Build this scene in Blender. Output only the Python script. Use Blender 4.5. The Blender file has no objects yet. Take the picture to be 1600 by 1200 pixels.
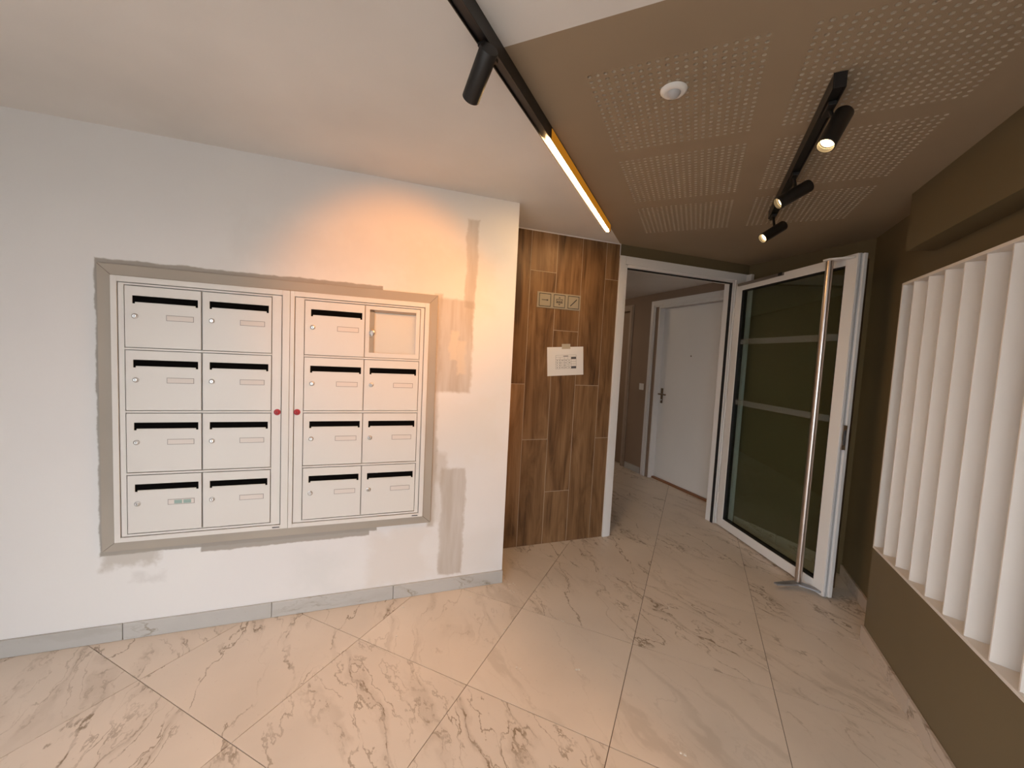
import bpy, bmesh, math, random
from mathutils import Vector, Matrix
random.seed(7)
scene = bpy.context.scene
C = scene.collection

# ------------------------------------------------------------------ camera
H = 1.3988
yaw, pitch, roll = math.radians(24.112), math.radians(-3.8906), math.radians(2.8217)
fw = Vector((-math.sin(yaw)*math.cos(pitch), math.cos(yaw)*math.cos(pitch), math.sin(pitch)))
rt = Vector((math.cos(yaw), math.sin(yaw), 0)); up = rt.cross(fw)
r2 = rt*math.cos(roll) + up*math.sin(roll); u2 = -rt*math.sin(roll) + up*math.cos(roll)
cam_d = bpy.data.cameras.new('camera'); cam = bpy.data.objects.new('camera', cam_d); C.objects.link(cam)
cam_d.sensor_fit = 'HORIZONTAL'; cam_d.sensor_width = 36; cam_d.lens = 36*636.71/1600; cam_d.clip_start = .02
m = Matrix((r2, u2, -fw)).transposed().to_4x4(); m.translation = (0, 0, H); cam.matrix_world = m
scene.camera = cam

# ------------------------------------------------------------------ sky and exposure
SKY = 6.3
WARM = (1.0, .47, .16)
wd = bpy.data.worlds.new('overcast_sky'); scene.world = wd; wd.use_nodes = True
bg = wd.node_tree.nodes['Background']; bg.inputs[0].default_value = (.90, .95, 1.0, 1); bg.inputs[1].default_value = SKY
vs = scene.view_settings
scene.display_settings.display_device = 'sRGB'
vs.view_transform = 'Standard'; vs.look = 'None'; vs.exposure = 0.0; vs.gamma = 1; vs.use_curve_mapping = False

# ------------------------------------------------------------------ frames
TH = math.radians(45.8325)
PHI = math.pi/2 - TH                       # direction of the mailbox wall from +X
CP, SP = math.cos(PHI), math.sin(PHI)
def LW(u, w, z=0):                         # wall frame: u along the wall, w into the wall (away from the room)
    return Vector((u*CP - w*SP, u*SP + w*CP, z))
WL = 2.294      # w of the mailbox wall
WW = 2.707      # w of the wood wall / door wall
CEIL = 2.29

# ------------------------------------------------------------------ materials
def mat(name, col=(.8, .8, .8), rough=.6, metal=0, spec=.5):
    m = bpy.data.materials.new(name); m.use_nodes = True
    b = m.node_tree.nodes['Principled BSDF']
    b.inputs['Base Color'].default_value = (*col, 1); b.inputs['Roughness'].default_value = rough
    b.inputs['Metallic'].default_value = metal; b.inputs['Specular IOR Level'].default_value = spec
    return m
class NT:
    def __init__(s, m): s.t = m.node_tree; s.b = s.t.nodes.get('Principled BSDF')
    def n(s, typ, **kw):
        nd = s.t.nodes.new(typ)
        for k, v in kw.items(): setattr(nd, k, v)
        return nd
    def l(s, a, b): s.t.links.new(a, b)
    def math(s, op, a, b=None, clamp=False):
        nd = s.n('ShaderNodeMath', operation=op, use_clamp=clamp)
        for i, x in enumerate((a, b)):
            if x is None: continue
            if isinstance(x, (int, float)): nd.inputs[i].default_value = x
            else: s.l(x, nd.inputs[i])
        return nd.outputs[0]
    def noise(s, vec, scale, detail=4, rough=.5, dist=0):
        nd = s.n('ShaderNodeTexNoise'); s.l(vec, nd.inputs['Vector'])
        nd.inputs['Scale'].default_value = scale; nd.inputs['Detail'].default_value = detail
        nd.inputs['Roughness'].default_value = rough; nd.inputs['Distortion'].default_value = dist
        return nd.outputs['Fac']
    def mapr(s, v, a, b, c=0, d=1, smooth=True):
        nd = s.n('ShaderNodeMapRange', interpolation_type='SMOOTHSTEP' if smooth else 'LINEAR')
        s.l(v, nd.inputs[0])
        for i, x in zip((1, 2, 3, 4), (a, b, c, d)): nd.inputs[i].default_value = x
        return nd.outputs[0]
    def mix(s, f, a, b):
        nd = s.n('ShaderNodeMix', data_type='RGBA')
        if isinstance(f, (int, float)): nd.inputs[0].default_value = f
        else: s.l(f, nd.inputs[0])
        for i, x in ((6, a), (7, b)):
            if isinstance(x, tuple): nd.inputs[i].default_value = (*x, 1)
            else: s.l(x, nd.inputs[i])
        return nd.outputs[2]
    def ramp(s, f, stops):
        nd = s.n('ShaderNodeValToRGB'); s.l(f, nd.inputs[0]); e = nd.color_ramp.elements
        while len(e) < len(stops): e.new(.5)
        for el, (p, c) in zip(e, stops): el.position = p; el.color = (*c, 1)
        return nd.outputs[0]
    def bump(s, h, strength=.2, dist=.002):
        nd = s.n('ShaderNodeBump'); s.l(h, nd.inputs['Height']); nd.inputs['Strength'].default_value = strength
        nd.inputs['Distance'].default_value = dist; s.l(nd.outputs[0], s.b.inputs['Normal'])

def paint(name, col, rough=.6, grain=.12, amt=.06):
    m = mat(name, col, rough); t = NT(m); tc = t.n('ShaderNodeTexCoord')
    big = t.noise(tc.outputs['Object'], 1.7, 3)
    lo = tuple(c*(1-amt) for c in col); hi = tuple(min(1, c*(1+amt)) for c in col)
    t.l(t.ramp(big, [(.3, lo), (.7, hi)]), t.b.inputs['Base Color'])
    t.bump(t.noise(tc.outputs['Object'], 420, 2), grain, .001)
    return m

M = {}
M['ceiling'] = paint('ceiling_white_paint', (.74, .715, .69), .8)
M['olive'] = paint('olive_paint', (.158, .122, .066), .55)
M['olive_ceiling'] = paint('olive_brown_ceiling_paint', (.33, .252, .172), .7)
M['taupe'] = paint('taupe_hall_paint', (.30, .215, .16), .7)
M['taupe_light'] = paint('taupe_casing_paint', (.42, .33, .26), .55)
M['white_frame'] = paint('white_lacquer', (.80, .79, .78), .32, .03, .02)
M['white_door'] = paint('white_door_paint', (.80, .78, .76), .4, .05, .02)
M['mail'] = paint('mailbox_white_powder_coat', (.74, .72, .69), .38, .10, .015)
M['mail_in'] = mat('mailbox_recess_grey', (.42, .40, .38), .5)
M['tan'] = paint('raw_taupe_board', (.40, .355, .30), .6, .1, .08)
M['black'] = mat('slot_black', (.0012, .0012, .0012), .9, 0, .1)
M['black_metal'] = paint('black_powder_coat', (.012, .011, .011), .42, .03, .05)
M['steel'] = paint('brushed_steel', (.62, .56, .52), .28, .04, .04); M['steel'].node_tree.nodes['Principled BSDF'].inputs['Metallic'].default_value = 1
M['plate'] = mat('grey_steel_plate', (.34, .36, .39), .4, .6)
M['chrome'] = mat('lock_chrome', (.62, .61, .60), .33, 1)
M['red'] = mat('red_lock_ring', (.42, .012, .02), .35)
M['label'] = paint('pinkish_label_card', (.74, .685, .645), .6, .05, .03)
M['label_edge'] = mat('label_holder_edge', (.30, .27, .25), .4)
M['gasket'] = mat('black_rubber_gasket', (.01, .01, .012), .7)
M['louvre'] = paint('louvre_white_lacquer', (.74, .705, .665), .55, .05, .015)
M['bronze'] = mat('bronze_lever', (.16, .115, .075), .38, .8)
M['plastic'] = mat('white_plastic', (.80, .79, .77), .35)
M['dome'] = mat('frosted_dome_plastic', (.46, .46, .47), .3)
M['paper'] = paint('printer_paper', (.84, .82, .80), .75, .04, .01)
M['tape'] = mat('masking_tape', (.52, .46, .36), .6)
M['ink'] = mat('grey_ink', (.09, .09, .10), .7)
M['ink_light'] = mat('light_grey_ink', (.20, .20, .21), .7)
M['sign'] = paint('brushed_tan_metal_sign', (.36, .32, .25), .4, .04, .05)
M['sign_ink'] = mat('sign_dark_print', (.03, .027, .03), .5)
M['plaster'] = mat('raw_white_plaster', (.78, .74, .68), .9)
M['hole'] = mat('painted_hole_edge', (.60, .50, .38), .9)
M['felt'] = mat('acoustic_felt', (.20, .155, .105), .95)
M['grout'] = paint('grout_brown_grey', (.12, .09, .068), .9)
M['wood_grout'] = paint('wood_tile_grout', (.52, .42, .31), .9)
M['threshold'] = paint('oak_threshold', (.26, .115, .055), .5)
M['outside'] = paint('pavement_outside', (.36, .35, .33), .9)

def emit(name, col, st):
    m = bpy.data.materials.new(name); m.use_nodes = True; t = m.node_tree; t.nodes.remove(t.nodes['Principled BSDF'])
    e = t.nodes.new('ShaderNodeEmission'); e.inputs[0].default_value = (*col, 1); e.inputs[1].default_value = st
    t.links.new(e.outputs[0], t.nodes['Material Output'].inputs[0]); return m
M['led'] = emit('led_diffuser_glow', (1.0, .60, .26), 115)
M['lens'] = emit('spot_lens_glow', (1.0, .66, .30), 12)

def glassy(name, tint, refl=.08, frost=0.0):
    m = bpy.data.materials.new(name); m.use_nodes = True; t = m.node_tree; t.nodes.remove(t.nodes['Principled BSDF'])
    tr = t.nodes.new('ShaderNodeBsdfTransparent'); tr.inputs[0].default_value = (*tint, 1)
    gl = t.nodes.new('ShaderNodeBsdfGlossy'); gl.inputs['Roughness'].default_value = .02
    lw = t.nodes.new('ShaderNodeLayerWeight'); lw.inputs[0].default_value = .5
    pw = t.nodes.new('ShaderNodeMath'); pw.operation = 'POWER'; pw.inputs[1].default_value = 4; t.links.new(lw.outputs['Facing'], pw.inputs[0])
    fr = t.nodes.new('ShaderNodeMath'); fr.operation = 'MULTIPLY_ADD'; fr.inputs[1].default_value = .8; fr.inputs[2].default_value = refl*.5; t.links.new(pw.outputs[0], fr.inputs[0])
    mx = t.nodes.new('ShaderNodeMixShader'); t.links.new(fr.outputs[0], mx.inputs[0])
    t.links.new(tr.outputs[0], mx.inputs[1]); t.links.new(gl.outputs[0], mx.inputs[2]); out = mx.outputs[0]
    if frost:
        df = t.nodes.new('ShaderNodeBsdfDiffuse'); df.inputs[0].default_value = (.72, .72, .70, 1)
        m2 = t.nodes.new('ShaderNodeMixShader'); m2.inputs[0].default_value = frost
        t.links.new(out, m2.inputs[1]); t.links.new(df.outputs[0], m2.inputs[2]); out = m2.outputs[0]
    t.links.new(out, t.nodes['Material Output'].inputs[0]); return m
M['glass'] = glassy('door_glass', (.80, .86, .82))
M['glass_thin'] = glassy('notice_glass', (1, 1, .99), .03)
M['frost'] = glassy('frosted_band', (.85, .88, .86), frost=.10)

# mailbox wall: white plaster with filler patches (object x = u, z = height)
def plaster_wall():
    m = mat('patched_white_plaster', (.78, .77, .77), .75); t = NT(m); tc = t.n('ShaderNodeTexCoord')
    v = tc.outputs['Object']; sx = t.n('ShaderNodeSeparateXYZ'); t.l(v, sx.inputs[0])
    n1 = t.noise(v, 9, 4); n2 = t.noise(v, 34, 3)
    def wob(c, a1, a2, k):
        nz = n1 if k == 0 else n2
        return t.math('ADD', c, t.math('ADD', t.math('MULTIPLY', t.math('SUBTRACT', n1, .5), a1), t.math('MULTIPLY', t.math('SUBTRACT', n2, .5), a2)))
    def patch(u0, u1, z0, z1, st, edge=.008, a1=.05, a2=.02):
        xx = wob(sx.outputs[0], a1, a2, 0); zz = wob(sx.outputs[2], a1*.9, a2, 1)
        dx = t.math('SUBTRACT', t.math('ABSOLUTE', t.math('SUBTRACT', xx, (u0+u1)/2)), (u1-u0)/2)
        dz = t.math('SUBTRACT', t.math('ABSOLUTE', t.math('SUBTRACT', zz, (z0+z1)/2)), (z1-z0)/2)
        return t.math('MULTIPLY', t.mapr(t.math('MAXIMUM', dx, dz), edge, -edge), st)
    streak = t.n('ShaderNodeMapping'); t.l(v, streak.inputs[0]); streak.inputs['Scale'].default_value = (14, 1, 1.6)
    sn = t.mapr(t.noise(streak.outputs[0], 1.5, 3), .35, .7)
    base = t.ramp(t.noise(v, 1.1, 3), [(.3, (.76, .75, .755)), (.7, (.80, .79, .78))])
    col = base
    P = [  # u0,u1,z0,z1,strength,edge,a1,a2,colour
        (.05, .36, .10, .40, .35, .05, .2, .05, (.66, .58, .50)), (-.30, -.10, .09, .30, .30, .08, .2, .05, (.62, .63, .62)),
        (.40, .80, .09, .34, .25, .08, .2, .05, (.66, .62, .56)), (.33, .76, .80, 1.14, .25, .08, .25, .05, (.74, .66, .56)),
        (-.60, .55, 1.80, 1.98, .22, .08, .3, .05, (.60, .58, .56)), (.20, .70, 1.65, 1.95, .25, .09, .3, .05, (.66, .60, .52)),
        (-1.10, .085, .405, 1.735, .95, .004, .022, .010, (.36, .325, .285)), (-.72, .045, .382, .50, .9, .004, .025, .01, (.36, .325, .285)),
        (-1.09, -.90, .345, .42, .55, .02, .10, .05, (.42, .37, .30)), (-1.0, -.86, .27, .30, .35, .02, .14, .05, (.55, .53, .51)),
        (.36, .40, .40, 1.72, .75, .010, .03, .015, (.42, .36, .29)),
        (.38, .585, 1.18, 1.70, .85, .010, .035, .02, (.45, .375, .30)), (.525, .592, 1.66, 2.15, .72, .008, .045, .012, (.42, .36, .30)),
        (.43, .575, .10, .735, .80, .010, .05, .02, (.45, .38, .31)), (.36, .46, .66, .82, .5, .02, .08, .03, (.52, .44, .36)), (.37, .43, .42, .70, .4, .02, .05, .02, (.56, .50, .43)),
        (.455, .50, 1.36, 1.52, .9, .01, .05, .03, (.72, .62, .50)), (.50, .55, 1.28, 1.47, .8, .01, .06, .03, (.72, .62, .50))]
    for (u0, u1, z0, z1, st, e, a1, a2, c) in P:
        f = patch(u0, u1, z0, z1, st, e, a1, a2)
        if st > .6 and u0 > .3: f = t.math('MULTIPLY', f, t.math('ADD', t.math('MULTIPLY', sn, .35), .65))
        col = t.mix(f, col, c)
    t.l(col, t.b.inputs['Base Color']); t.bump(t.noise(v, 300, 3), .15, .001)
    return m
M['plaster_wall'] = plaster_wall()

def wood_tile():
    m = mat('wood_look_tile', (.2, .1, .05), .45); t = NT(m); tc = t.n('ShaderNodeTexCoord'); oi = t.n('ShaderNodeObjectInfo')
    cb = t.n('ShaderNodeCombineXYZ'); 
    for i in range(3): t.l(t.math('MULTIPLY', oi.outputs['Random'], 37.0+11*i), cb.inputs[i])
    va = t.n('ShaderNodeVectorMath', operation='ADD'); t.l(tc.outputs['Object'], va.inputs[0]); t.l(cb.outputs[0], va.inputs[1])
    mp = t.n('ShaderNodeMapping'); t.l(va.outputs[0], mp.inputs[0]); mp.inputs['Scale'].default_value = (11, 11, 1.5)
    g = t.noise(mp.outputs[0], 1.0, 6, .6, 1.2)
    mp2 = t.n('ShaderNodeMapping'); t.l(va.outputs[0], mp2.inputs[0]); mp2.inputs['Scale'].default_value = (90, 90, 2.5)
    fine = t.noise(mp2.outputs[0], 1.0, 3)
    mp3 = t.n('ShaderNodeMapping'); t.l(va.outputs[0], mp3.inputs[0]); mp3.inputs['Scale'].default_value = (5, 5, 1.0)
    blot = t.noise(mp3.outputs[0], 1.0, 3, .5, .6)
    f = t.math('ADD', t.math('MULTIPLY', g, .55), t.math('ADD', t.math('MULTIPLY', fine, .2), t.math('MULTIPLY', blot, .25)))
    f = t.math('ADD', f, t.math('MULTIPLY', t.math('SUBTRACT', oi.outputs['Random'], .5), .10))
    col = t.ramp(f, [(.34, (.075, .035, .015)), (.44, (.180, .094, .041)), (.54, (.265, .148, .069)), (.66, (.37, .225, .122))])
    t.l(col, t.b.inputs['Base Color']); t.bump(fine, .2, .001); return m
M['wood'] = wood_tile()

def marble(name, base, vein, rot=-.43, seed=0.0, upright=False):
    m = mat(name, base, .38); t = NT(m); tc = t.n('ShaderNodeTexCoord'); oi = t.n('ShaderNodeObjectInfo')
    cb = t.n('ShaderNodeCombineXYZ')
    for i in range(3): t.l(t.math('MULTIPLY', oi.outputs['Random'], 53.0+19*i+seed), cb.inputs[i])
    src = tc.outputs['Object']
    if upright:
        s0 = t.n('ShaderNodeSeparateXYZ'); t.l(src, s0.inputs[0]); c0 = t.n('ShaderNodeCombineXYZ')
        t.l(t.math('ADD', s0.outputs[0], s0.outputs[1]), c0.inputs[0]); t.l(s0.outputs[2], c0.inputs[1]); src = c0.outputs[0]
    va = t.n('ShaderNodeVectorMath', operation='ADD'); t.l(src, va.inputs[0]); t.l(cb.outputs[0], va.inputs[1])
    vr = t.n('ShaderNodeVectorRotate', rotation_type='Z_AXIS'); t.l(va.outputs[0], vr.inputs['Vector'])
    wnz = t.n('ShaderNodeTexWhiteNoise', noise_dimensions='1D'); t.l(oi.outputs['Random'], wnz.inputs['W'])
    t.l(t.math('ADD', t.math('MULTIPLY', wnz.outputs['Value'], .55), -rot), vr.inputs['Angle'])
    v = vr.outputs[0]; sp = t.n('ShaderNodeSeparateXYZ'); t.l(v, sp.inputs[0]); A, B = sp.outputs[0], sp.outputs[1]
    def comb(sa, sb):
        c = t.n('ShaderNodeCombineXYZ'); t.l(t.math('MULTIPLY', A, sa), c.inputs[0]); t.l(t.math('MULTIPLY', B, sb), c.inputs[1]); return c.outputs[0]
    lowv = comb(.75, 1.9)
    wl_ = t.math('SUBTRACT', t.noise(lowv, 2.2, 3, .5), .5); wm_ = t.math('SUBTRACT', t.noise(comb(.8, 1.6), 6.5, 5, .62), .5)
    def lines(k, freq, w, a1, a2, slope):
        bb = t.math('ADD', t.math('ADD', B, t.math('MULTIPLY', A, slope)), t.math('ADD', t.math('MULTIPLY', wl_, a1), t.math('MULTIPLY', wm_, a2)))
        fr_ = t.math('ABSOLUTE', t.math('SUBTRACT', t.math('FRACT', t.math('ADD', t.math('MULTIPLY', bb, freq), k)), .5))
        return fr_
    def thin(fr_, w): return t.mapr(fr_, w, w*.2)
    L1 = lines(.0, 6.0, 0, .42, .20, 0); L2 = lines(.37, 4.3, 0, .50, .26, .38); L3 = lines(.71, 13.0, 0, .40, .24, -.12)
    wv_ = t.mapr(t.noise(v, 16, 3), .35, .70, .25, 1.3)
    mask = t.mapr(t.noise(comb(.55, 1.5), 1.7, 2, .5), .42, .54)
    mask2 = t.mapr(t.noise(comb(.7, 1.8), 2.6, 2, .5), .36, .56)
    brk = t.mapr(t.noise(va.outputs[0], 10, 4), .30, .52)
    f = t.math('MAXIMUM', t.math('MULTIPLY', t.math('MULTIPLY', thin(L1, .055), wv_), mask), t.math('MULTIPLY', t.math('MULTIPLY', thin(L2, .034), mask2), .85))
    f = t.math('MAXIMUM', f, t.math('MULTIPLY', t.math('MULTIPLY', thin(L3, .075), t.math('MULTIPLY', mask, mask2)), .75))
    wn2 = t.n('ShaderNodeTexWhiteNoise', noise_dimensions='1D'); t.l(t.math('MULTIPLY', oi.outputs['Random'], 91.7), wn2.inputs['W'])
    f = t.math('MULTIPLY', t.math('MULTIPLY', f, brk), t.mapr(wn2.outputs['Value'], .05, .75, .12, 1.1))
    f = t.math('MAXIMUM', f, t.math('MULTIPLY', t.math('MULTIPLY', thin(L1, .22), t.math('MULTIPLY', mask, mask2)), .20))
    speck = t.mapr(t.noise(va.outputs[0], 60, 3), .66, .74)
    f = t.math('MAXIMUM', f, t.math('MULTIPLY', speck, .10), clamp=True)
    cl = t.noise(va.outputs[0], 2.4, 4)
    lo = tuple(c*.93 for c in base); hi = tuple(min(1, c*1.05) for c in base)
    t.l(t.mix(t.math('MULTIPLY', f, .85), t.ramp(cl, [(.3, lo), (.7, hi)]), vein), t.b.inputs['Base Color']); return m
M['marble'] = marble('cream_veined_porcelain', (.72, .635, .55), (.21, .145, .08))
M['skirt'] = marble('grey_stone_skirting', (.50, .49, .47), (.26, .22, .16), .2, 5, True)
M['skirt_tan'] = marble('cream_stone_skirting', (.56, .48, .41), (.24, .18, .12), .2, 9, True)

# ------------------------------------------------------------------ mesh helpers
class MB:
    def __init__(s): s.v = []; s.f = []; s.mi = []
    def add(s, vs, fs, mi=0):
        o = len(s.v); s.v += [tuple(x) for x in vs]; s.f += [tuple(i+o for i in f) for f in fs]; s.mi += [mi]*len(fs); return s
    def box(s, x0, x1, y0, y1, z0, z1, mi=0):
        return s.add([(x0, y0, z0), (x1, y0, z0), (x1, y1, z0), (x0, y1, z0), (x0, y0, z1), (x1, y0, z1), (x1, y1, z1), (x0, y1, z1)],
                     [(0, 3, 2, 1), (4, 5, 6, 7), (0, 1, 5, 4), (1, 2, 6, 5), (2, 3, 7, 6), (3, 0, 4, 7)], mi)
    def prism(s, poly, z0, z1, mi=0):           # poly in xy, counter-clockwise
        n = len(poly)
        return s.add([(x, y, z0) for x, y in poly]+[(x, y, z1) for x, y in poly],
                     [tuple(range(n-1, -1, -1)), tuple(range(n, 2*n))]+[(i, (i+1) % n, n+(i+1) % n, n+i) for i in range(n)], mi)
    def prism_y(s, poly, y0, y1, mi=0):         # poly in xz
        n = len(poly)
        return s.add([(x, y0, z) for x, z in poly]+[(x, y1, z) for x, z in poly],
                     [tuple(range(n)), tuple(range(2*n-1, n-1, -1))]+[((i+1) % n, i, n+i, n+(i+1) % n) for i in range(n)], mi)
    def tube(s, p0, p1, r, n=20, r1=None, caps=True, mi=0):
        p0, p1 = Vector(p0), Vector(p1); r1 = r if r1 is None else r1; d = (p1-p0).normalized()
        a = d.orthogonal().normalized(); b = d.cross(a); vs = []
        for p, rr in ((p0, r), (p1, r1)):
            for i in range(n):
                t = 2*math.pi*i/n; vs.append(p+a*(rr*math.cos(t))+b*(rr*math.sin(t)))
        fs = [(i, (i+1) % n, n+(i+1) % n, n+i) for i in range(n)]
        if caps: fs += [tuple(range(n-1, -1, -1)), tuple(range(n, 2*n))]
        return s.add(vs, fs, mi)
    def lathe(s, prof, n=28, mi=0):             # profile (r, z) about z
        vs = []; fs = []; k = len(prof)
        for i in range(n):
            t = 2*math.pi*i/n; vs += [(r*math.cos(t), r*math.sin(t), z) for r, z in prof]
        for i in range(n):
            for j in range(k-1):
                a = i*k+j; b = ((i+1) % n)*k+j; fs.append((a, b, b+1, a+1))
        return s.add(vs, fs, mi)
    def mesh(s, name, mats, smooth=False):
        me = bpy.data.meshes.new(name); me.from_pydata(s.v, [], s.f); me.update()
        for mm in (mats if isinstance(mats, (list, tuple)) else [mats]): me.materials.append(mm)
        for p, i in zip(me.polygons, s.mi): p.material_index = i
        if smooth:
            for p in me.polygons: p.use_smooth = True
        return me
    def build(s, name, mats, parent=None, bevel=0, smooth=False, loc=None, rot=None):
        return place(name, s.mesh(name, mats, smooth), parent, bevel, loc, rot, smooth)
def place(name, me, parent=None, bevel=0, loc=None, rot=None, smooth=False):
    o = bpy.data.objects.new(name, me); C.objects.link(o); o.parent = parent
    if loc is not None: o.location = loc
    if rot is not None: o.rotation_euler = rot
    if bevel:
        b = o.modifiers.new('bevel', 'BEVEL'); b.width = bevel; b.segments = 2; b.limit_method = 'ANGLE'
    if smooth:
        e = o.modifiers.new('edges', 'EDGE_SPLIT'); e.split_angle = math.radians(40)
    return o
def tag(o, label=None, cat=None, group=None, kind=None):
    for k, v in (('label', label), ('category', cat), ('group', group), ('kind', kind)):
        if v: o[k] = v
    return o
def thing(name, label, cat, loc=(0, 0, 0), rz=0, group=None, kind=None):
    o = bpy.data.objects.new(name, None); o.empty_display_size = .05; C.objects.link(o)
    o.location = loc; o.rotation_euler = (0, 0, rz); return tag(o, label, cat, group, kind)
def struct(name, mb, m, label, cat, rz=0, bevel=0):
    o = mb.build(name, m, None, bevel, rot=(0, 0, rz)); return tag(o, label, cat, None, 'structure')

# ------------------------------------------------------------------ room shell
# floor: slab with separate porcelain tiles
fl = struct('floor', MB().box(-5.2, 1.6, -1.6, 9.5, -.10, -.004), M['grout'], 'cream marble-look tiled floor with thin grout lines', 'floor')
TX, TY, TS = -2.5863, .8417, .6
tile_me = MB().box(0.0014, TS-.0014, .0014, TS-.0014, -.008, 0).mesh('tile', M['marble'])
def in_room(x, y):
    u = x*CP+y*SP; w = -x*SP+y*CP
    if y < -1.35 or x > 1.25: return False
    if w < WL+.05 and x < 1.05: return True
    return (u > .75 and w < WW+.1 and x < 1.05) or (w >= WW-.1 and 1.4 < u < 3.45 and w < 6.6)
for i in range(-3, 7):
    for j in range(-4, 14):
        x, y = TX+i*TS, TY+j*TS
        if any(in_room(x+a*TS, y+b*TS) for a in (0, .5, 1) for b in (0, .5, 1)):
            place('tile', tile_me, fl, loc=(x, y, 0))

# walls (u, w frame rotated by PHI)
wl = struct('wall_left', MB().box(-3.0, .831, WL, 2.75, 0, 2.42), M['plaster_wall'], 'white plaster wall with unpainted filler patches behind the mailboxes', 'wall', PHI)
struct('wall_left_side', MB().box(-3.9, -3.745, -1.45, -.40, 0, 2.42), M['ceiling'], 'plain white side wall next to the street entrance', 'wall')
wf = struct('wall_back', MB().box(.831, 1.812, WW+.0012, WW+.145, 0, 2.42), M['wood_grout'], 'recessed wall clad in vertical brown wood-look planks', 'wall', PHI)
SEAM = [.836, .882, 1.085, 1.288, 1.4915, 1.694, 1.809]
JOIN = [[.80, 2.012], [1.205], [.80, 2.012], [.401, 1.603], [1.206], [.80, 2.014]]
for k, js in enumerate(JOIN):
    zz = [0]+js+[2.286]
    for a, b in zip(zz[:-1], zz[1:]):
        g = .0019
        MB().box(g, SEAM[k+1]-SEAM[k]-g, 0, .0021, g, b-a-g).build('plank', M['wood'], wf, .0004, loc=(SEAM[k], WW-.001, a))
MB().box(.836, 1.812, WW-.004, WW+.008, 2.283, 2.2905).build('sealant_bead', M['white_frame'], wf)
MB().box(1.8095, 1.8135, WW-.003, WW+.008, 2.2, 2.29).build('corner_bead', M['white_frame'], wf)

struct('wall_door_side', MB().box(1.8135, 3.30, WW+.004, WW+.145, 2.19, 2.42).box(3.135, 3.30, WW+.004, WW+.145, 0, 2.19), M['olive'],
       'olive wall strip over the white door frame', 'wall', PHI)
struct('wall_diagonal', MB().box(3.14, 3.30, 1.66, WW+.003, 0, 2.42), M['olive'], 'dark olive wall behind the open glass door', 'wall', PHI)
struct('wall_right', MB().box(1.02, 1.20, -1.45, 3.46, 0, 2.42), M['olive'], 'dark olive wall beside the glass door, set back behind the louvres', 'wall')
struct('wall_right_casing', MB().box(.905, 1.0199, -1.30, 2.662, 0, .500), M['olive'], 'low olive boxed-out wall under the white louvres', 'wall')
struct('wall_right_bulkhead', MB().box(.907, 1.0199, -1.30, 2.672, 2.012, 2.2899), M['olive'], 'olive ceiling bulkhead over the louvres', 'wall')
# street entrance behind the camera
struct('wall_front', MB().box(-3.9, -1.35, -1.45, -1.30, 0, 2.42).box(.86, 1.2, -1.45, -1.30, 0, 2.42).box(-1.35, .86, -1.45, -1.30, 1.86, 2.42), M['ceiling'],
       'white front wall with the open street entrance', 'wall')
struct('floor_outside', MB().box(-16, 14, -26, -1.46, -.12, -.02), M['outside'], 'grey pavement outside the entrance', 'pavement')

# ceilings
struct('ceiling', MB().box(-5.2, -.59, -1.45, 4.2, CEIL, 2.40).box(-.59, 1.2, -1.45, 1.107, CEIL, 2.40), M['ceiling'], 'white painted ceiling over the mailboxes', 'ceiling')
PX = [(-.3858, .1262, -.373), (.2147, .7267, .2275)]
PY = [(1.302, 1.814, 1.315, 20), (1.8945, 2.4065, 1.9075, 20), (2.502, 2.9885, 2.515, 19)]
oc = MB()
xs = [-.59, PX[0][0], PX[0][1], PX[1][0], PX[1][1], 1.25]; ys = [1.107, PY[0][0], PY[0][1], PY[1][0], PY[1][1], PY[2][0], PY[2][1], 4.35]
for i in range(len(xs)-1):
    for j in range(len(ys)-1):
        if i in (1, 3) and j in (1, 3, 5): continue
        oc.box(xs[i], xs[i+1], ys[j], ys[j+1], CEIL, 2.33)
oc.box(-.59, 1.25, 1.107, 4.35, 2.331, 2.40)
oco = struct('ceiling_olive', oc, M['olive_ceiling'], 'olive brown ceiling with perforated acoustic fields', 'ceiling')
PIT = .0256
def perf(nr):
    mb = MB(); r = .0066
    oc8 = [(math.cos(math.pi/8+k*math.pi/4)*r*1.04, math.sin(math.pi/8+k*math.pi/4)*r*1.04) for k in range(8)]
    h = PIT/2
    for i in range(20):
        for j in range(nr):
            cx, cy = i*PIT, j*PIT
            vs = [(cx+x, cy+y, 0) for x, y in oc8]+[(cx+x, cy+y, .0125) for x, y in oc8]+[(cx+h, cy+h, 0), (cx-h, cy+h, 0), (cx-h, cy-h, 0), (cx+h, cy-h, 0)]
            # octagon order: 0 right-upper,1 upper-right,2 upper-left,3 left-upper,4 left-lower,5 lower-left,6 lower-right,7 right-lower
            mb.add(vs, [(16, 1, 0), (17, 3, 2), (18, 5, 4), (19, 7, 6), (16, 17, 2, 1), (17, 18, 4, 3), (18, 19, 6, 5), (19, 16, 0, 7)], 0)
            o = len(mb.v)-20
            for k in range(8): mb.f.append((o+k, o+(k+1) % 8, o+8+(k+1) % 8, o+8+k)); mb.mi.append(1)
            mb.f.append(tuple(o+8+k for k in range(7, -1, -1))); mb.mi.append(2)
    return mb
pm = {n: perf(n).mesh('perforated_field', [M['olive_ceiling'], M['hole'], M['felt']]) for n in (20, 19)}
for (x0, x1, xc) in PX:
    for (y0, y1, yc, n) in PY: place('perforated_field', pm[n], oco, loc=(xc, yc, CEIL))

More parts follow.
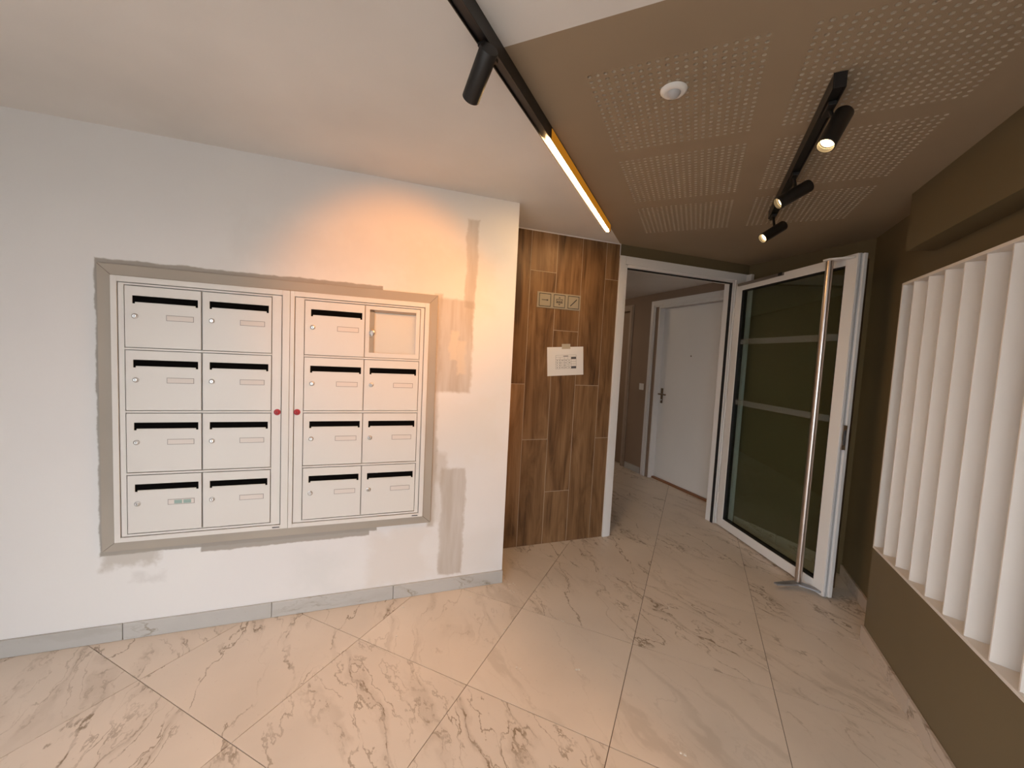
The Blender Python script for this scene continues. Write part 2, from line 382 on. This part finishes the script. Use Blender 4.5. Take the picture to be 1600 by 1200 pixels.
# hall beyond the door
UH = 3.30
hw = MB().box(UH, 3.46, WW+.146, 3.097, 0, 2.42).box(UH, 3.46, 3.097, 4.04, 2.075, 2.42).box(UH, 3.46, 4.04, 4.60, 0, 2.42).box(UH, 3.46, 4.60, 5.45, 2.075, 2.42).box(UH, 3.46, 5.45, 6.7, 0, 2.42).box(3.42, 3.46, 3.097, 4.04, 0, 2.075).box(3.38, 3.46, 4.60, 5.45, 0, 2.075)
struct('wall_hall', hw, M['taupe'], 'dim taupe hallway wall with a white door', 'wall', PHI)
struct('wall_hall_left', MB().box(1.35, 1.50, WW+.146, 6.7, 0, 2.42), M['taupe'], 'plain taupe hallway wall facing the white door', 'wall', PHI)
struct('wall_hall_end', MB().box(1.35, 3.46, 6.7, 6.85, 0, 2.42), M['taupe'], 'end wall of the taupe hallway', 'wall', PHI)
struct('ceiling_hall', MB().box(1.50, UH, WW+.146, 6.7, 2.24, 2.28), M['ceiling'], 'white ceiling of the hallway beyond the door', 'ceiling', PHI)

# baseboards
def skirt(name, segs, rz, m, label, thick=.011):
    root = thing(name, label, 'baseboard', (0, 0, 0), rz, None, 'structure')
    for (x0, x1, y0, y1) in segs:
        MB().box(x0, x1, y0, y1, .001, .079).build('skirting_tile', m, root, .001)
js = [-2.83, -2.226, -1.623, -1.02, -.417, .183, .835]
skirt('baseboard_left', [(a+.0015, b-.0015, WL-.011, WL-.0003) for a, b in zip(js[:-1], js[1:])], PHI, M['skirt'], 'grey stone skirting tiles under the mailbox wall')
ys_ = [2.667, 2.14, 1.54, .94, .34, -.26, -.86]
br = [(.893, .9047, b+.0012, a-.0012) for a, b in zip(ys_[:-1], ys_[1:])]+[(1.0075, 1.0197, 2.675, 3.10), (1.0075, 1.0197, 3.102, 3.44), (.906, 1.006, 2.6625, 2.674)]
skirt('baseboard_right', br, 0, M['skirt_tan'], 'cream stone skirting tiles along the olive right wall')
skirt('baseboard_diagonal', [(3.128, 3.1397, 1.80, 2.24), (3.128, 3.1397, 2.243, 2.64)], PHI, M['skirt_tan'], 'cream stone skirting seen through the glass door')
skirt('baseboard_hall', [(UH-.012, UH-.0003, 4.19, 4.50), (UH-.012, UH-.0003, WW+.15, 3.03)], PHI, M['skirt'], 'grey skirting along the taupe hallway wall')

# ------------------------------------------------------------------ surround trim of the mailboxes (mitred boards)
tr = thing('trim_1', 'taupe mitred board frame around the two mailbox units', 'trim', (0, 0, 0), PHI, None, 'structure')
o = (-1.088, .376, .428, 1.713); i_ = (-1.041, .3315, .469, 1.666)
for poly in ([(o[0], o[3]), (i_[0], i_[3]), (i_[1], i_[3]), (o[1], o[3])], [(o[0], o[2]), (o[1], o[2]), (i_[1], i_[2]), (i_[0], i_[2])],
             [(o[0], o[2]), (i_[0], i_[2]), (i_[0], i_[3]), (o[0], o[3])], [(o[1], o[2]), (o[1], o[3]), (i_[1], i_[3]), (i_[1], i_[2])]):
    cx = sum(p[0] for p in poly)/4; cz = sum(p[1] for p in poly)/4
    MB().prism_y([(cx+(x-cx)*.9995, cz+(z-cz)*.9985) for x, z in poly], WL-.012, WL-.0004).build('mitred_board', M['tan'], tr, .001)

# ------------------------------------------------------------------ mailbox units
DW, DH = .279, .268
def door_panel():
    mb = MB(); xb = [0, .027, .036, .258, .267, DW]; zb = [0, .192, .199, .227, DH]
    hole = {(1, 1), (3, 1), (1, 2), (2, 2), (3, 2)}; idx = {}
    for i, x in enumerate(xb):
        for j, z in enumerate(zb): idx[i, j] = len(mb.v); mb.v.append((x, 0, z))
    for i in range(5):
        for j in range(4):
            if (i, j) in hole: continue
            mb.f.append((idx[i, j], idx[i+1, j], idx[i+1, j+1], idx[i, j+1])); mb.mi.append(0)
    return mb.mesh('mailbox_door', M['mail'])
DOOR = door_panel()
SLOT = MB().box(.023, .271, .0035, .0055, .188, .231).mesh('slot_shade_plate', M['black'])  # black plate behind the opening; shade inside the slot put into its colour
LIP = MB().prism([(0, 0), (0, -.0016), (.218, -.0016), (.218, 0)], 0, .0022).mesh('slot_lip', M['mail'])
LOCK = MB().lathe([(.0, -.0075), (.0065, -.0075), (.0075, -.006), (.0105, -.005), (.0115, -.0028), (.0115, .001)]).mesh('lock_cylinder', M['chrome'], True)
KEY = MB().box(-.001, .001, -.0004, .0012, -.0045, .0045).mesh('keyhole', M['black'])
CARD = MB().box(0, .103, -.0009, .0005, 0, .0255).mesh('name_plate', M['label_edge'])
CARD2 = MB().box(.0022, .1008, -.0014, 0, .0022, .0233).mesh('name_card', M['label'])
CARD3 = MB().box(.025, .055, -.0019, -.0009, .004, .021).box(.06, .09, -.0019, -.0009, .004, .021).mesh('sticker', mat('teal_sticker', (.30, .42, .38), .4))
RING = MB().lathe([(.007, -.004), (.0145, -.004), (.0155, -.002), (.0155, .001)]).mesh('red_lock_ring', M['red'], True)
Z0 = .470; UHT = 1.195
ROWS = [1.357, 1.0745, .7915, .508]
LOCK_RED = LOCK.copy(); LOCK_RED.materials.clear(); LOCK_RED.materials.append(M['red'])
def lock(parent, x, y, z, me=LOCK):
    L = place('lock', me, parent, loc=(x, y, z), rot=(math.radians(-90), 0, 0), smooth=True)
    L.rotation_euler = (math.radians(90), 0, 0); L.scale = (1, 1, -1)
    return L
def mailbox_unit(u0, width, cols, door, margin, lockx, notice, label):
    t = thing('mailbox_unit', label, 'mailbox', LW(u0, WL, Z0), PHI, 'wall mailbox units')
    F = -.020
    # frame ring
    mb = MB(); a = .0225
    fz0, fz1 = .021, 1.170
    dx0, dx1 = door[0]-u0, door[1]-u0
    mb.box(0, dx0, F, -.0005, 0, UHT).box(dx1, width, F, -.0005, 0, UHT).box(dx0, dx1, F, -.0005, 0, fz0).box(dx0, dx1, F, -.0005, fz1, UHT)
    mb.build('cabinet_frame', M['mail'], t, .0012)
    MB().box(dx0, dx1, -.0055, -.0008, fz0, fz1).build('back_plate', M['mail_in'], t)
    # access door: surround of the box doors
    g = .0035; ax0, ax1, az0, az1 = dx0+g, dx1-g, fz0+g, fz1-g
    c0, c1 = cols[0]-u0-.003, cols[1]+DW-u0+.003
    zt = ROWS[0]+DH-Z0+.004; zb = ROWS[3]-Z0-.004
    d = MB().box(ax0, c0, F+.003, -.0058, az0, az1).box(c1, ax1, F+.003, -.0058, az0, az1).box(c0, c1, F+.003, -.0058, zt, az1).box(c0, c1, F+.003, -.0058, az0, zb)
    ad = d.build('access_door', M['mail'], t, .001)
    for r in range(3):
        z = (ROWS[r]+ROWS[r+1]+DH)/2-Z0
        MB().box(c0, c1, F+.001, -.0058, z-.0042, z+.0042).build('row_rib', M['mail'], ad, .0015)
    MB().box(c0+DW+.0005+.003, c0+DW+.0055, F+.010, -.0058, zb, zt).build('column_post', M['mail'], ad)
    # red master lock
    L = lock(t, lockx-u0, F+.0024, 1.0655-Z0, LOCK_RED); L.name = 'master_lock'; L['label'] = 'red-ringed master lock'
    rg = place('red_ring', RING, L, loc=(0, 0, .0018), smooth=True)
    place('keyhole', KEY, L, loc=(0, 0, -.0078), rot=(math.radians(90), 0, 0))
    MB().box(dx1-.036, dx1-.004, F-.0006, F+.0004, .007, .0125).build('maker_sticker', M['ink'], t)
    for c, cu in enumerate(cols):
        for r, rz in enumerate(ROWS):
            x, z = cu-u0, rz-Z0
            if notice and c == 1 and r == 0:
                n = MB().box(0, DW, F+.002, F+.004, 0, .024).box(0, DW, F+.002, F+.004, .249, DH).box(0, .021, F+.002, F+.004, .024, .249).box(DW-.021, DW, F+.002, F+.004, .024, .249)
                nd = n.build('notice_window', M['mail'], t, .0006, loc=(x, 0, z)); nd['label'] = 'glazed notice window in place of a box door'
                MB().box(.021, DW-.021, F+.0035, F+.0045, .024, .249).build('pane', M['glass_thin'], nd)
                bk = MB().box(.02, DW-.02, -.0068, -.0057, .02, .252).build('notice_board', M['mail'], nd)
                MB().box(.021, .045, F+.0046, -.007, .024, .249).build('inner_post', M['tan'], nd)
                MB().box(.021, DW-.021, F+.0046, -.008, .236, .249).build('inner_rail', M['label_edge'], nd)
                k = lock(nd, .034, F+.0025, .130); k.scale = (1.3, 1.3, -1.3)
                MB().box(.030, .038, F-.012, F-.004, .112, .132).build('cam_latch', M['chrome'], nd, .001)
                continue
            dd = place('mailbox_door', DOOR, t, loc=(x, F+.001, z))
            s = dd.modifiers.new('sheet', 'SOLIDIFY'); s.thickness = .003; s.offset = -1
            b = dd.modifiers.new('bevel', 'BEVEL'); b.width = .0008; b.segments = 2; b.limit_method = 'ANGLE'
            place('slot_shade', SLOT, dd)
            place('slot_lip', LIP, dd, loc=(.038, -.0002, .1965))
            L = lock(dd, .036, -.0002, .137)
            k = place('keyhole', KEY, dd, loc=(.036, -.0078, .137))
            nm = place('name_plate', CARD, dd, loc=(.1485, 0, .124))
            place('name_card', CARD2, dd, loc=(.1485, 0, .124))
            if c == 0 and r == 3 and not notice: place('sticker', CARD3, dd, loc=(.1485, 0, .124))
    return t
mailbox_unit(-1.040, .692, (-.991, -.706), (-1.018, -.380), None, -.399, False, 'white eight-door wall mailbox unit without a notice window')
mailbox_unit(-.3465, .677, (-.2815, .0015), (-.3275, .3065), None, -.311, True, 'white wall mailbox unit with a glazed notice window, beside the wood wall')

# ------------------------------------------------------------------ glass entrance door: frame and leaf
fr = thing('trim_2', 'white frame of the glass door next to the wood planks', 'door frame', (0, 0, 0), PHI, None, 'structure')
def stepped(mb, x0, x1, side):            # upright with stepped profile; side = +1 opening on the right
    if side > 0: mb.box(x0, x1-.022, WW-.010, WW+.09, 0, 2.205).box(x1-.022, x1, WW-.002, WW+.09, 0, 2.14)
    else: mb.box(x0+.022, x1, WW-.010, WW+.09, 0, 2.205).box(x0, x0+.022, WW-.002, WW+.09, 0, 2.14)
    return mb
stepped(MB(), 1.8145, 1.885, 1).build('frame_upright', M['white_frame'], fr, .002)
stepped(MB(), 2.965, 3.134, -1).box(3.096, 3.1275, WW-.062, WW-.0101, 0, 2.20).build('frame_upright', M['white_frame'], fr, .002)
MB().box(1.8645, 3.10, WW-.0098, WW+.0895, 2.143, 2.2048).box(1.886, 2.964, WW-.002, WW+.0893, 2.122, 2.143).build('frame_header', M['white_frame'], fr, .002)
MB().box(1.8855, 1.892, WW+.012, WW+.026, 0, 2.122).box(2.957, 2.9645, WW+.006, WW+.030, 0, 2.122).box(1.886, 2.964, WW+.010, WW+.030, 2.113, 2.1215).build('gasket', M['gasket'], fr)
MB().box(1.892, 1.90, WW+.05, WW+.075, .9, 1.15).build('strike_plate', M['steel'], fr)

a0 = Vector((.265, 3.982, 0)); ANG = math.radians(-60.08); LWD = 1.103
lf = thing('door_1', 'open white-framed glass door with a tall steel pull bar', 'door', a0, ANG, None, 'structure')
# local: x along the leaf, y = away from the camera side (behind), z up
Zb, Zt = .012, 2.100
ST = .078
lfm = MB().box(0, ST, 0, .052, Zb, Zt).box(LWD-ST, LWD, 0, .052, Zb, Zt).box(ST, LWD-ST, 0, .052, Zb, .083).box(ST, LWD-ST, 0, .052, 2.041, Zt)
lfo = lfm.build('leaf_frame', M['white_frame'], lf, .003)
bead = MB()
for (x0, x1, z0, z1) in ((ST, ST+.006, .083, 2.041), (LWD-ST-.006, LWD-ST, .083, 2.041), (ST+.006, LWD-ST-.006, .083, .089), (ST+.006, LWD-ST-.006, 2.035, 2.041)):
    bead.box(x0, x1, .004, .048, z0, z1)
bead.build('glazing_seal', M['gasket'], lfo)
# rebated lock edge
MB().box(LWD, LWD+.012, .030, .052, Zb, Zt).build('lock_rebate', M['white_frame'], lfo, .002)
MB().box(LWD, LWD+.004, .012, .022, Zb, Zt).build('edge_rail', mat('grey_edge_profile', (.45, .46, .48), .4), lfo)
MB().box(LWD+.001, LWD+.0135, .010, .034, .935, 1.085).build('lock_plate', M['chrome'], lfo)
MB().box(LWD+.012, LWD+.016, .016, .028, .965, 1.055).build('latch', M['ink'], lfo)
MB().box(ST+.0065, LWD-ST-.0065, .022, .030, .0895, 2.0345).build('glass_pane', M['glass'], lf)
for z in (1.085, 1.592):
    MB().box(ST+.007, LWD-ST-.007, .0212, .0218, z, z+.044).build('frosted_band', M['frost'], lf)
cr = MB().box(.04, .535, -.018, -.0005, 2.078, 2.098).build('closer_rail', mat('closer_rail_bronze', (.20, .17, .15), .4, .5), lf, .002)
MB().box(.500, .537, -.020, -.018, 2.077, 2.099).build('rail_end', M['black_metal'], cr)
for (sy, xh) in ((-1, .985), (1, 1.045)):
    y = -.066 if sy < 0 else .052+.055
    h = MB().tube((xh, y, .045), (xh, y, 2.083), .0195, 24).build('pull_bar', M['steel'] if sy < 0 else M['bronze'], lf, smooth=True)
    if sy < 0:
        for zz in (.040, 2.083):
            MB().prism([(xh-.002, y-.165), (xh+.024, y-.160), (xh+.030, y-.020), (LWD-.010, -.012), (LWD-.010, -.0005), (LWD-.062, -.0005), (xh+.002, y+.026), (xh-.024, y+.008), (xh-.020, y-.030)] if zz < 1 else
                       [(xh-.02, y-.03), (xh+.026, y-.03), (LWD-.012, -.012), (LWD-.012, -.0005), (LWD-.06, -.0005), (xh-.02, y+.024)], zz-.010, zz).build('mount_plate', M['plate'] if zz < 1 else M['white_frame'], h, .0015)
    else:
        for zz in (.10, 2.03):
            MB().box(xh-.012, xh+.012, .0525, y, zz-.008, zz+.008).build('mount_bracket', M['white_frame'], h, .002)
for zz in (.25, 1.05, 1.85):
    MB().tube((-.012, .004, zz-.05), (-.012, .004, zz+.05), .009, 14).build('hinge', M['white_frame'], lf, smooth=True)

# ------------------------------------------------------------------ hallway doors
def casing(name, label, w0, w1, m, zt=2.147, cw=.075):
    c = thing(name, label, 'door casing', (0, 0, 0), PHI, None, 'structure')
    for (a, b) in ((w0, w0+cw), (w1-cw, w1)):
        MB().box(UH-.014, UH-.0004, a, b, 0, zt).box(UH-.022, UH-.014, a+.018, b-.018, 0, zt-.018).build('casing_upright', m, c, .002)
    MB().box(UH-.014, UH-.0004, w0+cw, w1-cw, zt-cw, zt).box(UH-.0218, UH-.014, w0+cw-.02, w1-cw+.02, zt-cw+.018, zt-.018).build('casing_head', m, c, .002)
    return c
cs = casing('trim_3', 'white moulded casing around the hallway door', 3.025, 4.165, M['white_door'])
MB().box(UH, 3.41, 4.036, 4.091, 0, 2.075).build('jamb_lining', M['white_door'], cs) if False else MB().box(UH+.0004, 3.418, 4.022, 4.0395, .0, 2.073).build('jamb_lining', M['white_door'], cs, .001)
MB().box(UH+.0004, 3.418, 3.0975, 3.115, 0, 2.073).build('jamb_lining', M['white_door'], cs, .001)
MB().box(UH+.0004, 3.418, 3.1155, 4.0215, 2.056, 2.0735).build('jamb_lining', M['white_door'], cs, .001)
d2 = thing('door_2', 'closed white flat door with bronze lever in the hallway', 'door', LW(3.375, 3.118), PHI, None, 'structure')
MB().box(0, .042, 0, .901, .022, 2.053).build('door_leaf', M['white_door'], d2, .002)
lv = MB().box(-.006, -.0003, .835, .872, .925, 1.105).build('lever_plate', M['bronze'], d2, .003)
MB().tube((-.006, .853, 1.035), (-.045, .853, 1.035), .009, 14).tube((-.045, .865, 1.035), (-.045, .745, 1.035), .009, 14).build('lever', M['bronze'], lv, smooth=True)
MB().tube((-.0095, .853, .965), (-.006, .853, .965), .009, 14).build('key_cylinder', M['chrome'], lv)
MB().tube((-.004, .435, 1.497), (.0, .435, 1.497), .0075, 14).build('peephole', M['bronze'], d2)
th = MB().box(3.345, 3.419, 3.116, 4.021, .0002, .020).build('door_threshold', M['threshold'], None, .003, rot=(0, 0, PHI))
tag(th, 'reddish oak threshold strip under the white hallway door', 'threshold')
casing('trim_4', 'taupe casing around the second hallway door', 4.52, 5.53, M['taupe_light'])
d3 = thing('door_3', 'taupe flat door further down the dim hallway', 'door', LW(3.345, 4.606), PHI, None, 'structure')
MB().box(0, .034, 0, .838, .008, 2.071).build('door_leaf', M['taupe'], d3, .002)
sw = thing('light_switch', 'small square light switch on the taupe hallway wall', 'switch', LW(UH, 4.263, 1.058), PHI)
MB().box(-.009, -.0004, -.04, .04, 0, .08).build('switch_plate', M['plastic'], sw, .002)
MB().box(-.013, -.009, -.027, .027, .013, .067).build('rocker', M['plastic'], sw, .0015)
# unseen hall lamp, added to brighten the hallway
hl = thing('added_hall_lamp', 'unseen round lamp added on the hallway ceiling to brighten the hall', 'lamp', LW(2.35, 5.25, 2.24), 0)
MB().lathe([(0, -.05), (.09, -.048), (.13, -.035), (.15, -.010), (.15, -.0005)], 32).build('added_lamp_dome', emit('added_hall_glow', (1, .76, .52), 26), hl, smooth=True)

# ------------------------------------------------------------------ louvres
lo = thing('louvre_panel', 'white panel of tall vertical louvre slats on the right wall', 'louvre', (.905, .5, .5005), 0)
y1 = 2.665-.5; lz = 1.355
MB().box(0, .113, 0, y1, 0, .0125).box(0, .113, 0, y1, lz-.0125, lz).box(0, .113, y1-.012, y1, .0125, lz-.0125).box(0, .113, 0, .012, .0125, lz-.0125).build('louvre_frame', M['louvre'], lo, .001)
MB().box(.106, .113, .0125, y1-.0125, .013, lz-.013).build('back_panel', M['louvre'], lo)
def slat():
    mb = MB(); n = 8; pts = []
    for k in range(n+1):
        s = k/n; pts.append((.006+.094*s, -.006*math.sin(math.pi*s*.9)-.030*s))
    top = [(x, y+.0065) for x, y in pts]
    mb.prism(pts+top[::-1], .0127, lz-.0127); return mb.mesh('slat', M['louvre'])
sl = slat(); k = 0
while 2.562-.133*k > .56:
    place('slat', sl, lo, .0008, loc=(0, 2.560-.133*k-.5-.0065, 0)); k += 1

# ------------------------------------------------------------------ tracks, linear lamp, spots
def track(name, label, x0, x1, y0, y1, cat='track'):
    t = thing(name, label, cat, ((x0+x1)/2, y0, CEIL), 0, 'ceiling light tracks')
    w = (x1-x0)/2; L = y1-y0; b = -.047; s = .0035
    MB().box(-w, -w+s, 0, L, b, -.0003).box(w-s, w, 0, L, b, -.0003).box(-w+s, w-s, 0, L, -.020, -.0003).build('channel', M['black_metal'], t, .0006)
    for yy in (0.0, L-.003): MB().box(-w+s, w-s, yy, yy+.003, b+.001, -.020).build('end_cap', M['black_metal'], t)
    return t
t1 = track('light_track', 'long black ceiling track between white and olive ceiling, holding the lit bar', -.607, -.573, -.6, 2.738)
t2 = track('light_track', 'short black ceiling track on the perforated ceiling with three lit spots', .312, .346, 1.542, 2.742)
for (t, segs) in ((t1, ((0, 2.125),)), (t2, ((0, 1.195),))):
    for (a, b) in segs: MB().box(-.0125, .0125, a+.004, b, -.0405, -.0205).build('cover_strip', M['black_metal'], t)
lb = thing('linear_lamp', 'glowing amber linear lamp set in the black track', 'lamp', (-.590, 1.535, CEIL), 0)
MB().box(-.0125, .0125, 0, 1.198, -.036, -.0205).build('lamp_housing', M['black_metal'], lb)
MB().box(-.0075, .0075, .004, 1.194, -.0495, -.0361).build('diffuser', M['led'], lb, .002)
for sx in (-1, 1):  # added emissive strips imitating the amber glow on the track sides
    MB().box(min(sx*.0172, sx*.0180), max(sx*.0172, sx*.0180), .004, 1.194, -.0465, -.006).build('added_side_glow', emit('amber_side_glow', (.72, .26, .02), .55), lb)

def spot(tail, front, tx, ty, label, power, cone, group, r=.0265, blend=.7, col=WARM):
    tail, front = Vector(tail), Vector(front); d = (front-tail).normalized(); Lb = (front-tail).length
    mid = tail.lerp(front, .42)
    s = thing('track_spot', label, 'spotlight', (tx, ty, CEIL-.047), 0, group); O = Vector((tx, ty, CEIL-.047))
    q = d.to_track_quat('Z', 'Y').to_euler()
    body = MB().lathe([(0, 0), (r-.002, 0), (r, .003), (r, Lb-.001), (r-.001, Lb), (r-.003, Lb), (r-.0035, Lb-.014), (r-.006, Lb-.020)], 32).build('spot_body', M['black_metal'], s, smooth=True, loc=tail-O, rot=q)
    MB().lathe([(r-.0036, -.0145), (r-.0050, -.024)], 28).build('reflector_ring', M['chrome'], body, smooth=True, loc=(0, 0, Lb+.0005))
    MB().lathe([(0, 0), (r-.0058, 0)], 28).build('lens', M['lens'], body, loc=(0, 0, Lb-.019))
    top = Vector((tx, ty, CEIL-.049))-O
    st = MB().tube(top, mid-O, .0062, 12).build('stem', M['black_metal'], s, smooth=True)
    MB().box(-.0115, .0115, -.04, .04, -.012, -.0006).build('track_adapter', M['black_metal'], s, .001)
    ld = bpy.data.lights.new('spot_beam', 'SPOT'); ld.energy = power; ld.color = col; ld.spot_size = cone; ld.spot_blend = blend; ld.shadow_soft_size = .016
    lo_ = bpy.data.objects.new('spot_beam', ld); C.objects.link(lo_); lo_.parent = s
    lo_.location = front-O+d*.004; lo_.rotation_euler = d.to_track_quat('-Z', 'Y').to_euler()
    return s
G = 'black track spots'
spot((-.565, 1.007, 2.217), (-.668, 1.090, 2.157), -.590, 1.045, 'black spot on the long track, turned towards the mailboxes', 33, math.radians(66), G, col=(1, .32, .02))
spot((.369, 1.640, 2.218), (.318, 1.590, 2.100), .329, 1.645, 'lit black spot nearest the motion sensor on the short track', 40, math.radians(62), G)
spot((.386, 2.140, 2.188), (.270, 2.108, 2.112), .329, 2.16, 'lit black spot in the middle of the short track', 36, math.radians(66), G)
spot((.377, 2.645, 2.176), (.276, 2.587, 2.097),   .329, 2.685, 'lit black spot at the door end of the short track', 36, math.radians(66), G)

# ------------------------------------------------------------------ motion sensor
ms = thing('motion_sensor', 'round white motion sensor in the perforated ceiling', 'sensor', (-.131, 1.466, CEIL), 0)
MB().lathe([(.022, -.010), (.027, -.012), (.036, -.010), (.041, -.005), (.042, -.0003)], 40).build('sensor_ring', M['plastic'], ms, smooth=True)
MB().lathe([(0, -.027), (.008, -.026), (.016, -.021), (.021, -.014), (.0225, -.008)], 32).build('sensor_dome', M['dome'], ms, smooth=True)

# ------------------------------------------------------------------ signs on the wood wall
sg = thing('pictogram_sign', 'tan metal strip of three square pictograms on wood planks', 'sign', LW(1.146, WW-.001, 1.757), PHI)
MB().box(0, .348, -.004, -.0003, 0, .112).build('back_strip', M['sign'], sg, .001)
for k in range(3):
    x = .006+.1145*k
    pl = MB().box(x, x+.107, -.006, -.0041, .003, .109).build('pictogram_plate', M['sign'], sg, .001)
    b = MB(); w = .0045; x0, x1, z0, z1 = x+.007, x+.100, .010, .102
    b.box(x0, x1, -.0066, -.0061, z0, z0+w).box(x0, x1, -.0066, -.0061, z1-w, z1).box(x0, x0+w, -.0066, -.0061, z0+w, z1-w).box(x1-w, x1, -.0066, -.0061, z0+w, z1-w)
    b.build('border', M['sign_ink'], pl)
    s = MB(); cx, cz = x+.0535, .056; Y = (-.0066, -.0061)
    if k == 0: s.box(cx-.026, cx+.018, *Y, cz-.0022, cz+.0022).prism_y([(cx+.014, cz-.007), (cx+.028, cz), (cx+.014, cz+.007)], *Y)
    elif k == 1:
        s.box(cx-.026, cx+.026, *Y, cz+.010, cz+.014).box(cx-.026, cx+.026, *Y, cz-.014, cz-.009).box(cx-.026, cx-.023, *Y, cz-.009, cz+.010).box(cx+.023, cx+.026, *Y, cz-.009, cz+.010)
        for q in (-.014, 0, .014): s.box(cx+q-.004, cx+q+.004, *Y, cz-.008, cz+.002)
        s.prism_y([(cx-.010, cz+.021), (cx+.010, cz+.021), (cx, cz+.029)], *Y).prism_y([(cx-.010, cz-.021), (cx, cz-.029), (cx+.010, cz-.021)], *Y)
    else:
        s.prism_y([(cx-.028, cz-.026), (cx-.022, cz-.029), (cx+.028, cz+.020), (cx+.024, cz+.026)], *Y)
    s.build('pictogram', M['sign_ink'], pl)

pp = thing('paper_notice', 'white printed sheet with a small table taped to the planks', 'paper', LW(1.4065, WW-.0025, 1.277), PHI)
pr = MB().box(-.1485, .1485, -.0012, -.0004, 0, .210).build('sheet', M['paper'], pp, rot=(0, math.radians(-4.0), 0))
tb = MB(); Y = (-.0016, -.0013); X0, X1, Zt0, Zt1 = -.080, .088, .050, .150
for z in (.050, .066, .084, .102, .120, .136, .150): tb.box(X0, X1, *Y, z-.0006, z+.0006)
for x in (X0, -.045, -.010, .018, .046, X1): tb.box(x-.0006, x+.0006, *Y, Zt0, .136 if x not in (X0, X1) else Zt1)
for r, z in enumerate((.058, .075, .093, .111)):
    for c, x in enumerate((-.072, -.052, -.034, -.016, -.002, .026)):
        w = random.uniform(.006, .013); tb.box(x, x+w, *Y, z-.002, z+.003)
tb.box(-.018, .022, *Y, .140, .1455)
tb.build('printed_table', M['ink_light'], pr)
MB().box(.047, .087, *Y, .1205, .135).box(.047, .087, *Y, .0505, .0655).build('shaded_cell', M['ink'], pr)
MB().box(-.030, .040, -.0020, -.0013, .195, .232).build('tape_strip', M['tape'], pr)

# ------------------------------------------------------------------ plaster crumbs on the floor
cb = MB(); rnd = random.Random(3)
for (x, y) in [(-.95, 2.18), (-.93, 2.21), (-.90, 2.16), (-.62, 1.62), (-.30, 2.55), (-.05, 2.45), (-.18, 2.02), (-.55, 2.05), (.05, 1.52), (-.80, 1.85), (-1.25, 1.55), (-1.0, 1.25), (-.75, 2.3), (-.4, 1.75), (-1.35, 1.75), (-1.1, 2.0), (-.93, 2.24)]:
    for k in range(2):
        cx, cy, s = x+rnd.uniform(-.02, .02), y+rnd.uniform(-.02, .02), rnd.uniform(.0016, .0036)
        cb.box(cx-s*1.6, cx+s, cy-s, cy+s*1.3, .0001, s*.7)
tag(cb.build('plaster_crumbs', M['plaster']), 'tiny white plaster crumbs scattered over the floor tiles', 'debris', None, 'stuff')
